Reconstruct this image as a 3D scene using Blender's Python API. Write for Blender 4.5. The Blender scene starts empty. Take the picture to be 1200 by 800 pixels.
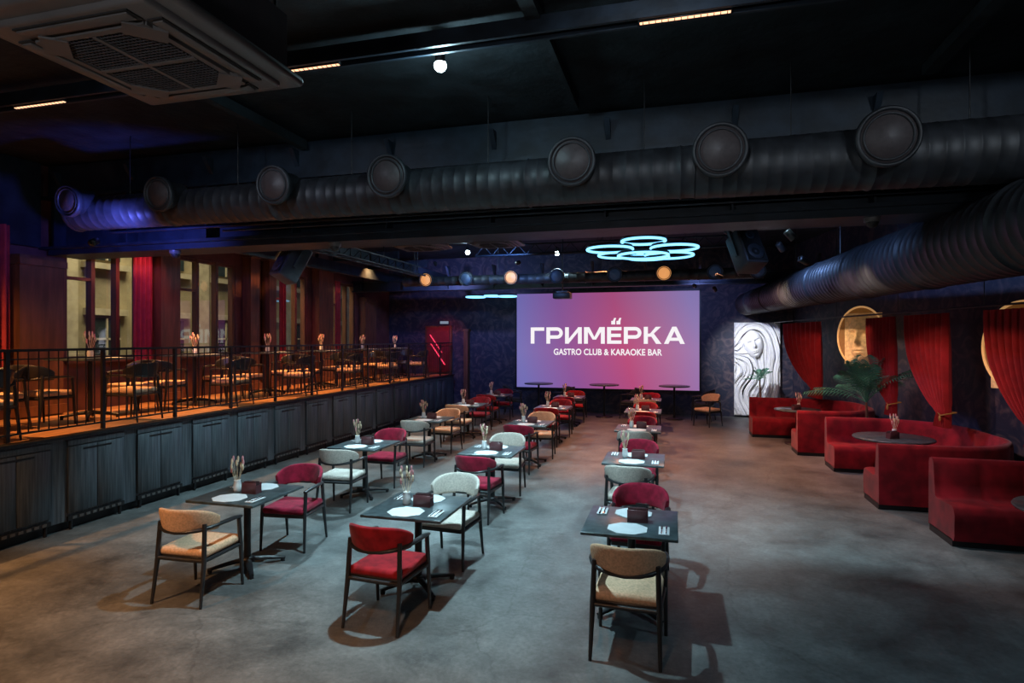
import bpy, bmesh, math, random
from mathutils import Vector, Matrix
random.seed(7)
S = bpy.context.scene
pi = math.pi

# ------------------------------------------------------------------ materials
def mk(name, col, rough=0.5, metal=0.0, nscale=8.0, namt=0.15, bump=0.0, emis=None, estr=0.0,
       sheen=0.0, spec=0.5, stretch=(1,1,1), col2=None, bscale=None):
    m = bpy.data.materials.new(name); m.use_nodes = True
    nt = m.node_tree; N = nt.nodes; L = nt.links
    b = N['Principled BSDF']
    tc = N.new('ShaderNodeTexCoord'); mp = N.new('ShaderNodeMapping')
    mp.inputs['Scale'].default_value = stretch
    L.new(tc.outputs['Object'], mp.inputs['Vector'])
    no = N.new('ShaderNodeTexNoise'); no.inputs['Scale'].default_value = nscale
    no.inputs['Detail'].default_value = 5
    L.new(mp.outputs['Vector'], no.inputs['Vector'])
    r = N.new('ShaderNodeValToRGB')
    if col2 is None:
        a = tuple(max(0, c*(1-namt)) for c in col); c2 = tuple(min(1, c*(1+namt)) for c in col)
    else:
        a, c2 = col, col2
    r.color_ramp.elements[0].position = 0.35; r.color_ramp.elements[1].position = 0.65
    r.color_ramp.elements[0].color = (*a, 1); r.color_ramp.elements[1].color = (*c2, 1)
    L.new(no.outputs['Fac'], r.inputs['Fac']); L.new(r.outputs['Color'], b.inputs['Base Color'])
    b.inputs['Roughness'].default_value = rough
    b.inputs['Metallic'].default_value = metal
    b.inputs['Specular IOR Level'].default_value = spec
    if sheen: b.inputs['Sheen Weight'].default_value = sheen
    if emis:
        b.inputs['Emission Color'].default_value = (*emis, 1); b.inputs['Emission Strength'].default_value = estr
    if bump:
        n2 = N.new('ShaderNodeTexNoise'); n2.inputs['Scale'].default_value = bscale or nscale*3
        n2.inputs['Detail'].default_value = 6
        L.new(mp.outputs['Vector'], n2.inputs['Vector'])
        bu = N.new('ShaderNodeBump'); bu.inputs['Strength'].default_value = bump; bu.inputs['Distance'].default_value = 0.03
        L.new(n2.outputs['Fac'], bu.inputs['Height']); L.new(bu.outputs['Normal'], b.inputs['Normal'])
    return m

M_wood_blk = mk('black_stained_wood', (0.018,0.018,0.02), 0.38, nscale=20, stretch=(1,1,0.2))
M_red = mk('crimson_velvet', (0.28,0.008,0.014), 0.85, nscale=14, namt=0.3, sheen=0.1, spec=0.2)
M_mag = mk('magenta_velvet', (0.25,0.007,0.028), 0.85, nscale=14, namt=0.3, sheen=0.1, spec=0.2)
M_cream = mk('cream_boucle', (0.54,0.48,0.42), 0.9, nscale=60, bump=0.3, spec=0.2)
M_beige = mk('beige_fabric', (0.68,0.45,0.29), 0.9, nscale=60, bump=0.3, spec=0.2)
M_blkfab = mk('charcoal_fabric', (0.03,0.03,0.035), 0.8)
M_slate = mk('slate_table_top', (0.055,0.072,0.078), 0.30, nscale=12, namt=0.35, bump=0.05)
M_metal = mk('black_powder_metal', (0.014,0.014,0.016), 0.42, metal=0.3)
M_duct = mk('painted_black_duct', (0.017,0.019,0.023), 0.5, nscale=5, namt=0.4, bump=0.1, bscale=9, spec=0.4)
M_diff = mk('diffuser_dark', (0.045,0.035,0.036), 0.5, nscale=30, spec=0.4)
M_ceil = mk('black_ceiling_concrete', (0.009,0.013,0.016), 0.75, nscale=3, namt=0.5, bump=0.6, bscale=7, spec=0.3)
M_steel = mk('dark_blue_steel', (0.009,0.016,0.026), 0.5, nscale=4, namt=0.4, bump=0.1, spec=0.35)
M_ac = mk('anthracite_plastic', (0.095,0.088,0.085), 0.42, nscale=3)
M_acd = mk('grille_black', (0.01,0.01,0.01), 0.6)
M_white = mk('white_ceramic', (0.75,0.75,0.74), 0.4, namt=0.04)
M_paper = mk('white_placemat', (0.66,0.68,0.70), 0.7, namt=0.05)
M_burg = mk('burgundy_lacquer', (0.10,0.03,0.035), 0.45)
M_cut = mk('polished_steel', (0.6,0.6,0.62), 0.2, metal=1.0)
M_pink = mk('dried_flower_pink', (0.65,0.28,0.30), 0.9, nscale=30)
M_straw = mk('dried_flower_straw', (0.70,0.55,0.38), 0.9, nscale=30)
M_plaster = mk('white_plaster', (0.82,0.83,0.86), 0.65, namt=0.04)
M_gold = mk('gold_leaf_glow', (0.85,0.55,0.26), 0.42, metal=0.2, nscale=14, namt=0.2, bump=0.1, emis=(1.0,0.5,0.18), estr=0.08)  # faint emission put into the gold so the face stands out
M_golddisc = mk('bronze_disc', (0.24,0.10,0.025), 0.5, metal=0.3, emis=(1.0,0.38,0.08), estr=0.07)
M_goldrim = mk('gold_rim_backlit', (0.8,0.45,0.15), 0.5, emis=(1.0,0.52,0.2), estr=0.35)
M_curt = mk('red_velvet_curtain', (0.23,0.006,0.007), 0.85, nscale=6, sheen=0.1, spec=0.2)
M_drape = mk('wine_window_drape', (0.30,0.035,0.05), 0.85, nscale=6, spec=0.2)
M_booth = mk('booth_red_velvet', (0.19,0.004,0.010), 0.85, nscale=5, namt=0.35, sheen=0.1, spec=0.2)
M_leaf = mk('palm_leaf_green', (0.03,0.15,0.085), 0.45, nscale=6, namt=0.4)
M_pot = mk('dark_clay_pot', (0.05,0.04,0.04), 0.6)
M_woodfl = mk('oak_plank', (0.42,0.21,0.09), 0.4, nscale=3, namt=0.35, stretch=(8,0.8,1))
M_brown = mk('brown_timber', (0.12,0.045,0.024), 0.5, nscale=10, stretch=(1,1,0.15), namt=0.3)

def mat_floor():
    m = bpy.data.materials.new('polished_concrete_floor'); m.use_nodes = True
    nt = m.node_tree; N = nt.nodes; L = nt.links; b = N['Principled BSDF']
    tc = N.new('ShaderNodeTexCoord')
    n1 = N.new('ShaderNodeTexNoise'); n1.inputs['Scale'].default_value = 1.5; n1.inputs['Detail'].default_value = 15
    n1.inputs['Roughness'].default_value = 0.72; n1.inputs['Distortion'].default_value = 0.15
    L.new(tc.outputs['Object'], n1.inputs['Vector'])
    r = N.new('ShaderNodeValToRGB')
    r.color_ramp.elements[0].position = 0.34; r.color_ramp.elements[0].color = (0.052,0.055,0.055,1)
    r.color_ramp.elements[1].position = 0.68; r.color_ramp.elements[1].color = (0.175,0.182,0.178,1)
    L.new(n1.outputs['Fac'], r.inputs['Fac'])
    n2 = N.new('ShaderNodeTexNoise'); n2.inputs['Scale'].default_value = 24; n2.inputs['Detail'].default_value = 9
    n2.inputs['Roughness'].default_value = 0.8
    L.new(tc.outputs['Object'], n2.inputs['Vector'])
    mx = N.new('ShaderNodeMix'); mx.data_type = 'RGBA'; mx.blend_type = 'OVERLAY'; mx.inputs['Factor'].default_value = 0.8
    L.new(r.outputs['Color'], mx.inputs['A']); L.new(n2.outputs['Fac'], mx.inputs['B'])
    # fine hairline cracks / wear
    vo = N.new('ShaderNodeTexVoronoi'); vo.feature = 'DISTANCE_TO_EDGE'; vo.inputs['Scale'].default_value = 0.55
    dn = N.new('ShaderNodeMix'); dn.data_type = 'RGBA'; dn.inputs['Factor'].default_value = 0.25
    L.new(tc.outputs['Object'], dn.inputs['A']); L.new(n1.outputs['Color'], dn.inputs['B']); L.new(dn.outputs['Result'], vo.inputs['Vector'])
    cr = N.new('ShaderNodeMapRange'); cr.inputs['From Min'].default_value = 0.0; cr.inputs['From Max'].default_value = 0.006
    cr.inputs['To Min'].default_value = 0.75; cr.inputs['To Max'].default_value = 1.0
    L.new(vo.outputs['Distance'], cr.inputs['Value'])
    mc = N.new('ShaderNodeMix'); mc.data_type='RGBA'; mc.blend_type='MULTIPLY'; mc.inputs['Factor'].default_value = 1.0
    L.new(mx.outputs['Result'], mc.inputs['A']); L.new(cr.outputs['Result'], mc.inputs['B'])
    L.new(mc.outputs['Result'], b.inputs['Base Color'])
    mr = N.new('ShaderNodeMapRange'); mr.inputs['To Min'].default_value = 0.34; mr.inputs['To Max'].default_value = 0.56
    L.new(n1.outputs['Fac'], mr.inputs['Value']); L.new(mr.outputs['Result'], b.inputs['Roughness'])
    bu = N.new('ShaderNodeBump'); bu.inputs['Strength'].default_value = 0.2; bu.inputs['Distance'].default_value = 0.02
    L.new(n2.outputs['Fac'], bu.inputs['Height']); L.new(bu.outputs['Normal'], b.inputs['Normal'])
    return m
M_floor = mat_floor()

def mat_navy():
    m = bpy.data.materials.new('navy_brocade_wall'); m.use_nodes = True
    nt = m.node_tree; N = nt.nodes; L = nt.links; b = N['Principled BSDF']
    tc = N.new('ShaderNodeTexCoord')
    n1 = N.new('ShaderNodeTexNoise'); n1.inputs['Scale'].default_value = 2.6; n1.inputs['Detail'].default_value = 8
    n1.inputs['Distortion'].default_value = 2.5
    L.new(tc.outputs['Object'], n1.inputs['Vector'])
    r = N.new('ShaderNodeValToRGB')
    e = r.color_ramp.elements
    e[0].position = 0.45; e[0].color = (0.010,0.014,0.038,1)
    e[1].position = 0.70; e[1].color = (0.085,0.058,0.072,1)
    L.new(n1.outputs['Fac'], r.inputs['Fac']); L.new(r.outputs['Color'], b.inputs['Base Color'])
    b.inputs['Roughness'].default_value = 0.6
    return m
M_navy = mat_navy()

def mat_cab():
    m = bpy.data.materials.new('slate_blue_ribbed_oak'); m.use_nodes = True
    nt = m.node_tree; N = nt.nodes; L = nt.links; b = N['Principled BSDF']
    tc = N.new('ShaderNodeTexCoord'); mp = N.new('ShaderNodeMapping'); mp.inputs['Scale'].default_value = (1,1,0.04)
    L.new(tc.outputs['Object'], mp.inputs['Vector'])
    n1 = N.new('ShaderNodeTexNoise'); n1.inputs['Scale'].default_value = 45; n1.inputs['Detail'].default_value = 5
    L.new(mp.outputs['Vector'], n1.inputs['Vector'])
    r = N.new('ShaderNodeValToRGB'); e = r.color_ramp.elements
    e[0].position = 0.35; e[0].color = (0.034,0.042,0.050,1); e[1].position = 0.7; e[1].color = (0.095,0.11,0.125,1)
    L.new(n1.outputs['Fac'], r.inputs['Fac']); L.new(r.outputs['Color'], b.inputs['Base Color'])
    b.inputs['Roughness'].default_value = 0.5
    bu = N.new('ShaderNodeBump'); bu.inputs['Strength'].default_value = 0.4; bu.inputs['Distance'].default_value = 0.01
    L.new(n1.outputs['Fac'], bu.inputs['Height']); L.new(bu.outputs['Normal'], b.inputs['Normal'])
    return m
M_cab = mat_cab()

def emit(name, col, s):
    m = bpy.data.materials.new(name); m.use_nodes = True
    nt = m.node_tree; nt.nodes.clear()
    o = nt.nodes.new('ShaderNodeOutputMaterial'); e = nt.nodes.new('ShaderNodeEmission')
    e.inputs['Color'].default_value = (*col,1); e.inputs['Strength'].default_value = s
    nt.links.new(e.outputs[0], o.inputs['Surface']); return m
M_ledwarm = emit('warm_led', (1.0,0.5,0.28), 2.2)
M_bulb = emit('cool_bulb', (0.8,0.97,1.0), 30)
M_neon = emit('cyan_neon', (0.20,0.62,1.0), 2.4)
M_logo = emit('screen_white_logo', (1,0.95,0.98), 0.95)
M_redrail = emit('red_lit_rail', (1.0,0.05,0.12), 2.0)  # emission stands in for red light falling on the doorway rails
M_exit = emit('exit_sign_face', (0.5,0.6,0.8), 0.4)

def mat_screen():
    m = bpy.data.materials.new('projected_gradient'); m.use_nodes = True
    nt = m.node_tree; N = nt.nodes; L = nt.links; N.clear()
    o = N.new('ShaderNodeOutputMaterial'); e = N.new('ShaderNodeEmission')
    tc = N.new('ShaderNodeTexCoord'); sp = N.new('ShaderNodeSeparateXYZ')
    L.new(tc.outputs['Generated'], sp.inputs[0])
    r = N.new('ShaderNodeValToRGB'); el = r.color_ramp.elements
    el[0].position = 0.0; el[0].color = (0.19,0.17,0.46,1)
    el[1].position = 1.0; el[1].color = (0.32,0.20,0.44,1)
    k = el.new(0.28); k.color = (0.29,0.10,0.31,1)
    k = el.new(0.60); k.color = (0.50,0.08,0.20,1)
    k = el.new(0.82); k.color = (0.42,0.15,0.31,1)
    ma = N.new('ShaderNodeMath'); ma.operation = 'MULTIPLY_ADD'; ma.inputs[1].default_value = 0.12
    L.new(sp.outputs['Z'], ma.inputs[0]); L.new(sp.outputs['X'], ma.inputs[2])
    sb = N.new('ShaderNodeMath'); sb.operation = 'SUBTRACT'; sb.inputs[1].default_value = 0.06
    L.new(ma.outputs[0], sb.inputs[0]); L.new(sb.outputs[0], r.inputs['Fac'])
    r2 = N.new('ShaderNodeValToRGB'); e2 = r2.color_ramp.elements
    e2[0].position = 0.0; e2[0].color = (0.85,0.85,1.0,1); e2[1].position = 0.4; e2[1].color = (1,1,1,1)
    k = e2.new(0.95); k.color = (0.6,0.85,0.95,1)
    L.new(sp.outputs['Z'], r2.inputs['Fac'])
    mx = N.new('ShaderNodeMix'); mx.data_type='RGBA'; mx.blend_type='MULTIPLY'; mx.inputs['Factor'].default_value = 0.7
    L.new(r.outputs['Color'], mx.inputs['A']); L.new(r2.outputs['Color'], mx.inputs['B'])
    L.new(mx.outputs['Result'], e.inputs['Color']); e.inputs['Strength'].default_value = 1.0
    L.new(e.outputs[0], o.inputs['Surface']); return m
M_screen = mat_screen()

M_fac = mk('street_facade_stone', (0.36,0.30,0.19), 0.8, nscale=1.2, namt=0.25, bump=0.3, bscale=12)
M_fac2 = mk('street_facade_trim', (0.52,0.45,0.32), 0.8, nscale=4)
M_facwin = mk('street_window_dark', (0.03,0.045,0.05), 0.2)

def mat_glass():
    m = bpy.data.materials.new('window_glass'); m.use_nodes = True
    nt = m.node_tree; N = nt.nodes; L = nt.links; N.clear()
    o = N.new('ShaderNodeOutputMaterial'); t = N.new('ShaderNodeBsdfTransparent'); g = N.new('ShaderNodeBsdfGlossy')
    t.inputs['Color'].default_value = (0.80,0.86,0.78,1)
    g.inputs['Roughness'].default_value = 0.02; mx = N.new('ShaderNodeMixShader'); mx.inputs[0].default_value = 0.16
    L.new(t.outputs[0], mx.inputs[1]); L.new(g.outputs[0], mx.inputs[2]); L.new(mx.outputs[0], o.inputs['Surface'])
    return m
M_glass = mat_glass()

# ------------------------------------------------------------------ mesh builder
class MB:
    def __init__(s): s.v=[]; s.f=[]; s.m=[]; s.s=[]
    def add(s, vs, fs, mat=0, smooth=False, M=None):
        o = len(s.v)
        for p in vs:
            p = Vector(p)
            if M is not None: p = M @ p
            s.v.append(p)
        for f in fs:
            s.f.append([i+o for i in f]); s.m.append(mat); s.s.append(smooth)
    def box(s, c, sz, mat=0, M=None, rz=0):
        x,y,z = sz[0]/2, sz[1]/2, sz[2]/2
        R = Matrix.Translation(Vector(c)) @ Matrix.Rotation(rz,4,'Z')
        if M is not None: R = M @ R
        vs = [(-x,-y,-z),(x,-y,-z),(x,y,-z),(-x,y,-z),(-x,-y,z),(x,-y,z),(x,y,z),(-x,y,z)]
        s.add(vs, [(0,3,2,1),(4,5,6,7),(0,1,5,4),(1,2,6,5),(2,3,7,6),(3,0,4,7)], mat, False, R)
    def rbox(s, c, sz, r=0.02, seg=3, mat=0, M=None, rz=0):
        bm = bmesh.new(); bmesh.ops.create_cube(bm, size=1)
        for v in bm.verts: v.co = Vector((v.co.x*sz[0], v.co.y*sz[1], v.co.z*sz[2]))
        bmesh.ops.bevel(bm, geom=bm.edges[:], offset=r, segments=seg, affect='EDGES', profile=0.5)
        bm.verts.index_update()
        R = Matrix.Translation(Vector(c)) @ Matrix.Rotation(rz,4,'Z')
        if M is not None: R = M @ R
        s.add([v.co.copy() for v in bm.verts], [[v.index for v in f.verts] for f in bm.faces], mat, True, R); bm.free()
    def tube(s, pts, rad, n=8, mat=0, caps=True, smooth=True, flat=None, M=None):
        pts = [Vector(p) for p in pts]
        if not isinstance(rad,(list,tuple)): rad = [rad]*len(pts)
        vs=[]; up = None
        for i,p in enumerate(pts):
            t = (pts[min(i+1,len(pts)-1)]-pts[max(i-1,0)]).normalized()
            if up is None:
                up = Vector((0,0,1)) if abs(t.z)<0.9 else Vector((1,0,0))
            a = t.cross(up)
            if a.length<1e-5: a = t.cross(Vector((0,1,0)))
            a.normalize(); b2 = a.cross(t).normalized(); up = b2
            fa, fb = (1,1) if flat is None else flat
            for k in range(n):
                an = 2*pi*k/n
                vs.append(p + a*math.cos(an)*rad[i]*fa + b2*math.sin(an)*rad[i]*fb)
        fs=[]
        for i in range(len(pts)-1):
            for k in range(n):
                k2=(k+1)%n
                fs.append((i*n+k, i*n+k2, (i+1)*n+k2, (i+1)*n+k))
        s.add(vs, fs, mat, smooth, M)
        if caps:
            s.add(vs[:n], [tuple(range(n))[::-1]], mat, False, M)
            s.add(vs[-n:], [tuple(range(n))], mat, False, M)
    def cyl(s, p0, p1, r0, r1=None, n=16, mat=0, caps=True, M=None):
        s.tube([p0,p1],[r0, r0 if r1 is None else r1], n, mat, caps, True, None, M)
    def lathe(s, prof, n=20, mat=0, M=None, smooth=True):
        vs=[]; fs=[]
        for r,z in prof:
            for k in range(n):
                a=2*pi*k/n; vs.append((r*math.cos(a), r*math.sin(a), z))
        for i in range(len(prof)-1):
            for k in range(n):
                k2=(k+1)%n; fs.append((i*n+k,i*n+k2,(i+1)*n+k2,(i+1)*n+k))
        s.add(vs,fs,mat,smooth,M)
    def ball(s, c, r, mat=0, n=10, M=None):
        if not isinstance(r,(list,tuple)): r=(r,r,r)
        vs=[]; fs=[]; m=n//2+1
        for i in range(m+1):
            th=pi*i/m
            for k in range(n):
                a=2*pi*k/n
                vs.append((c[0]+r[0]*math.sin(th)*math.cos(a), c[1]+r[1]*math.sin(th)*math.sin(a), c[2]+r[2]*math.cos(th)))
        for i in range(m):
            for k in range(n):
                k2=(k+1)%n; fs.append((i*n+k,(i+1)*n+k,(i+1)*n+k2,i*n+k2))
        s.add(vs,fs,mat,True,M)
    def grid(s, fn, nu, nv, mat=0, smooth=True, M=None):
        vs=[fn(i/nu, j/nv) for j in range(nv+1) for i in range(nu+1)]
        fs=[(j*(nu+1)+i, j*(nu+1)+i+1, (j+1)*(nu+1)+i+1, (j+1)*(nu+1)+i) for j in range(nv) for i in range(nu)]
        s.add(vs,fs,mat,smooth,M)
    def mesh(s, name, mats):
        me = bpy.data.meshes.new(name)
        me.from_pydata([tuple(p) for p in s.v], [], s.f)
        for m in mats: me.materials.append(m)
        me.polygons.foreach_set('material_index', s.m)
        me.polygons.foreach_set('use_smooth', s.s)
        bm = bmesh.new(); bm.from_mesh(me)
        bmesh.ops.recalc_face_normals(bm, faces=bm.faces[:]); bm.to_mesh(me); bm.free()
        me.update(); return me

def put(name, me, loc=(0,0,0), rz=0, sc=(1,1,1), parent=None, rot=None):
    o = bpy.data.objects.new(name, me); S.collection.objects.link(o)
    o.location = loc; o.rotation_euler = rot if rot else (0,0,rz); o.scale = sc
    if parent: o.parent = parent
    return o
def obj(name, mb, mats, **k): return put(name, mb.mesh(name, mats), **k)
def boxobj(name, lo, hi, mat):
    b = MB(); c=[(lo[i]+hi[i])/2 for i in range(3)]; b.box((0,0,0),[hi[i]-lo[i] for i in range(3)],0)
    return obj(name, b, [mat], loc=c)

# ------------------------------------------------------------------ camera
TH = 15.2*pi/180
cam = bpy.data.cameras.new('camera'); cam.lens = 21.0; cam.sensor_width = 36; cam.shift_y = -3/1200
cam.clip_start = 0.05; cam.clip_end = 200
co = bpy.data.objects.new('camera', cam); S.collection.objects.link(co)
co.location = (0,0,2.3); co.rotation_euler = (pi/2,0,TH); S.camera = co

# ------------------------------------------------------------------ shell
XL=-9.5; YB=18.8; ZC=5.0; YF=-2.5
def wallx(Y): return 5.4-(Y-8)*0.194
boxobj('floor', (-9.8,-2.7,-0.1), (8.0,19.1,0), M_floor)
boxobj('ceiling', (-9.8,-2.7,ZC), (8.0,19.1,ZC+0.15), M_ceil)
boxobj('wall_back', (-9.8,YB,0), (wallx(YB)+0.3,YB+0.2,ZC), M_navy)
boxobj('wall_front', (-9.8,YF-0.2,0), (7.9,YF,ZC), M_navy)
b = MB()
a0=Vector((wallx(YF),YF,0)); a1=Vector((wallx(YB),YB,0)); nrm=Vector((0.983,0.19,0))*0.2
vs=[a0,a1,a1+nrm,a0+nrm]; vs += [p+Vector((0,0,ZC)) for p in vs]
b.add(vs, [(0,3,2,1),(4,5,6,7),(0,1,5,4),(1,2,6,5),(2,3,7,6),(3,0,4,7)])
obj('wall_right', b, [M_navy])
wins=[(2.2,3.9),(4.7,6.45),(7.4,8.85),(9.63,11.3),(12.6,14.0),(15.05,16.5)]
Z0,Z1=1.95,3.95
b=MB()
b.box((XL-0.1,(YF+YB)/2,Z0/2),(0.2,YB-YF,Z0)); b.box((XL-0.1,(YF+YB)/2,(Z1+ZC)/2),(0.2,YB-YF,ZC-Z1))
prev=YF
for w0,w1 in wins+[(YB,YB)]:
    if w0>prev: b.box((XL-0.1,(prev+w0)/2,(Z0+Z1)/2),(0.2,w0-prev,Z1-Z0))
    prev=w1
obj('wall_left', b, [mk('maroon_brown_wall',(0.10,0.035,0.033),0.6,nscale=2,namt=0.4)])
boxobj('trim_4', (XL+0.01,YF+0.05,3.70), (XL+0.12,6.95,4.98), M_steel)
for i,(w0,w1) in enumerate(wins):
    b=MB(); w=w1-w0; t=0.07
    for y in (w0+t/2,w0+w*0.36,w0+w*0.68,w1-t/2): b.box((0,y-(w0+w1)/2,0),(0.12,t,Z1-Z0),0)
    for z in (-(Z1-Z0)/2+t/2,(Z1-Z0)/2-t/2): b.box((0,0,z),(0.1,w,t*0.8),0)
    b.box((0,-w*0.32,0.35),(0.1,w*0.33,t*0.7),0)
    b.box((0.08,0,-(Z1-Z0)/2-0.02),(0.3,w+0.1,0.05),0)
    b.add([(-0.02,-w/2,-0.98),(-0.02,w/2,-0.98),(-0.02,w/2,0.98),(-0.02,-w/2,0.98)],[(0,1,2,3)],1)
    obj('window_%d'%(i+1), b, [M_brown, M_glass], loc=(XL-0.08,(w0+w1)/2,(Z0+Z1)/2))
for y0,y1,zt_ in [(6.55,7.2,3.55),(9.05,9.5,4.3),(11.5,11.8,4.3),(12.15,12.4,4.3),(14.2,14.9,4.3),(16.7,17.4,3.6)]:
    h=zt_-1.13
    b=MB(); b.box((0,0,0),(0.22,y1-y0,h)); b.box((0.03,0,h/2-0.1),(0.26,y1-y0+0.06,0.1)); b.box((0.03,0,-h/2+0.09),(0.26,y1-y0+0.06,0.14))
    obj('pilaster', b, [M_brown], loc=(XL+0.14,(y0+y1)/2,1.13+h/2))
def straight_drape(Y, w, x=XL+0.2):
    b=MB()
    def f(u,v): return (0.04*math.sin(u*w*2*pi/0.1), (u-0.5)*w, v*2.2)
    b.grid(f, int(w*100), 2)
    obj('window_drape', b, [M_drape], loc=(x,Y,1.75))
for Y,w in ((6.3,0.3),(8.70,0.40),(12.68,0.22),(15.2,0.3)): straight_drape(Y,w)
b=MB(); b.box((0,0,0),(0.3,26,12),0)
for y in range(-12,13,2):
    b.box((0.2,y+1,0),(0.18,0.45,12),2)
    for z in (-3.0,0.0,3.0):
        b.box((0.16,y,z),(0.1,0.75,1.6),1); b.box((0.18,y,z-0.95),(0.25,1.2,0.14),2); b.box((0.18,y,z+0.95),(0.2,1.1,0.16),2)
        b.box((0.22,y,z),(0.04,0.05,1.6),2); b.box((0.22,y,z+0.3),(0.04,0.75,0.05),2)
obj('neighbouring_building', b, [M_fac,M_facwin,M_fac2], loc=(-13.5,11.4,5))
boxobj('street_ground',(-13.4,-3,-0.12),(-9.8,24,-0.02),M_pot)

# platform
XP=-7.05; ZP=1.14
b=MB(); b.box((0,0,0),(abs(XL-XP)-0.14,YB-YF-0.04,ZP-0.02),0)
obj('platform_floor', b, [M_woodfl], loc=((XL+XP)/2-0.05,(YB+YF)/2,(ZP-0.02)/2))
b=MB(); x=XP; CE=YB-0.25
b.box((x-0.05,CE/2,0.62),(0.10,CE,1.02),0)
b.box((x-0.10,CE/2,0.05),(0.06,CE,0.1),1)
b.box((x-0.02,CE/2,ZP-0.015),(0.16,CE,0.03),1)
y=0.7
while y<18.0:
    w=0.76
    for k in (0,1):
        yc=y+w*(0.25+0.5*k)
        b.rbox((x+0.012,yc,0.60),(0.03,w/2-0.008,0.80),0.004,1,0)
    b.box((x+0.012,y+w/2,1.045),(0.025,w,0.06),0)
    b.box((x+0.029,y+w/2,0.955),(0.006,w*0.5,0.02),1)
    b.box((x+0.012,y+w/2,0.14),(0.03,w,0.055),1)
    for k in range(8): b.box((x+0.03,y+0.08+k*0.086,0.14),(0.006,0.05,0.03),2)
    for k in (0.05,w-0.05): b.cyl((x+0.0,y+k,0.0),(x+0.0,y+k,0.12),0.02,0.02,8,1)
    y+=0.965
obj('platform_cabinets', b, [M_cab,M_metal,M_ac])
b=MB(); xr=XP-0.06; zt=2.17
b.box((xr,9.4,zt),(0.05,18.3,0.03)); b.box((xr,9.4,ZP+0.09),(0.03,18.3,0.02)); b.box((xr,9.4,zt-0.1),(0.02,18.3,0.015))
y=0.3; k=0
while y<18.5:
    if k%10==0: b.box((xr,y,(ZP+zt)/2+0.01),(0.04,0.04,zt-ZP))
    else: b.box((xr,y,(ZP+zt)/2+0.04),(0.010,0.010,zt-ZP-0.08))
    y+=0.115; k+=1
obj('platform_railing', b, [M_metal])

# back-left doorway
b=MB(); b.box((-0.0,0,0),(0.95,0.06,1.6),0); b.box((0.0,-0.045,0),(0.8,0.04,1.5),1)
b.tube([(-0.25,-0.09,0.2),(0.25,-0.09,-0.5)],0.016,6,2); b.tube([(-0.28,-0.09,0.5),(0.15,-0.09,-0.1)],0.012,6,2)  # diagonal rails glow to imitate the red light on them
obj('door_1', b, [M_brown,mk('door_red_lacquer',(0.16,0.015,0.02),0.4),M_redrail], loc=(-7.65,YB-0.04,ZP+0.8))
b=MB(); b.box((0,0,0),(0.14,0.2,2.62)); b.box((0,0,1.27),(0.2,0.26,0.08)); b.box((0,0,-1.25),(0.2,0.26,0.12))
obj('timber_post', b, [M_brown], loc=(-6.62,YB-0.14,1.32))
b=MB(); b.rbox((0,0,0),(0.34,0.04,0.13),0.01,2,0); b.box((0,-0.022,0),(0.3,0.004,0.09),1)
obj('exit_sign', b, [M_metal,M_exit], loc=(-7.45,YB-0.03,2.85))

# ------------------------------------------------------------------ projection screen
scr=bpy.data.objects.new('projection_screen',None); S.collection.objects.link(scr); scr.location=(-2.1,YB-0.06,2.25)
b=MB(); b.box((0,0,0),(5.65,0.03,3.0)); o=obj('screen_surface',b,[M_screen],parent=scr)
b=MB()
b.box((0,0.01,1.53),(5.75,0.06,0.06)); b.box((0,0.01,-1.53),(5.75,0.06,0.06)); b.box((-2.85,0.01,0),(0.05,0.06,3.06)); b.box((2.85,0.01,0),(0.05,0.06,3.06))
obj('screen_frame',b,[M_metal],parent=scr)
b=MB()
def poly(pts,x0,h=0.52,sx=0.556,z0=-0.10):
    b.add([(x0+p[0]*sx,-0.025,z0+p[1]*h) for p in pts],[tuple(range(len(pts)))])
def R(x0,x1,y0,y1,X): poly([(x0,y0),(x1,y0),(x1,y1),(x0,y1)],X)
def letter(ch,X):
    if ch=='G': R(0,.22,0,1,X); R(0,.8,.79,1,X); return .8
    if ch=='P':
        R(0,.22,0,1,X); R(.2,.62,.79,1,X); R(.2,.62,.30,.51,X)
        for k in range(10):
            a=-pi/2+pi*k/10; a2=a+pi/10
            poly([(.62+.14*math.cos(a),.65+.14*math.sin(a)),(.62+.34*math.cos(a),.65+.35*math.sin(a)),(.62+.34*math.cos(a2),.65+.35*math.sin(a2)),(.62+.14*math.cos(a2),.65+.14*math.sin(a2))],X)
        return .96
    if ch=='I': R(0,.22,0,1,X); R(.74,.96,0,1,X); poly([(.2,0),(.76,.72),(.76,1),(.2,.28)],X); return .96
    if ch=='M':
        R(0,.22,0,1,X); R(.95,1.17,0,1,X)
        poly([(.05,1),(.49,.25),(.66,.25),(.3,1)],X); poly([(.87,1),(.51,.25),(.68,.25),(1.12,1)],X); return 1.17
    if ch=='E':
        R(0,.22,0,1,X); R(.2,.8,.8,1,X); R(.2,.76,.4,.6,X); R(.2,.8,0,.2,X); return .8
    if ch=='K':
        R(0,.22,0,1,X); poly([(.2,.42),(.36,.42),(.92,1),(.64,1)],X); poly([(.3,.6),(.66,0),(.95,0),(.5,.66)],X); R(.2,.4,.42,.6,X); return .95
    if ch=='A':
        poly([(0,0),(.24,0),(.66,1),(.44,1)],X); poly([(.86,0),(1.1,0),(.66,1),(.44,1)],X); R(.25,.86,.18,.36,X); return 1.1
X=-2.36
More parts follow.
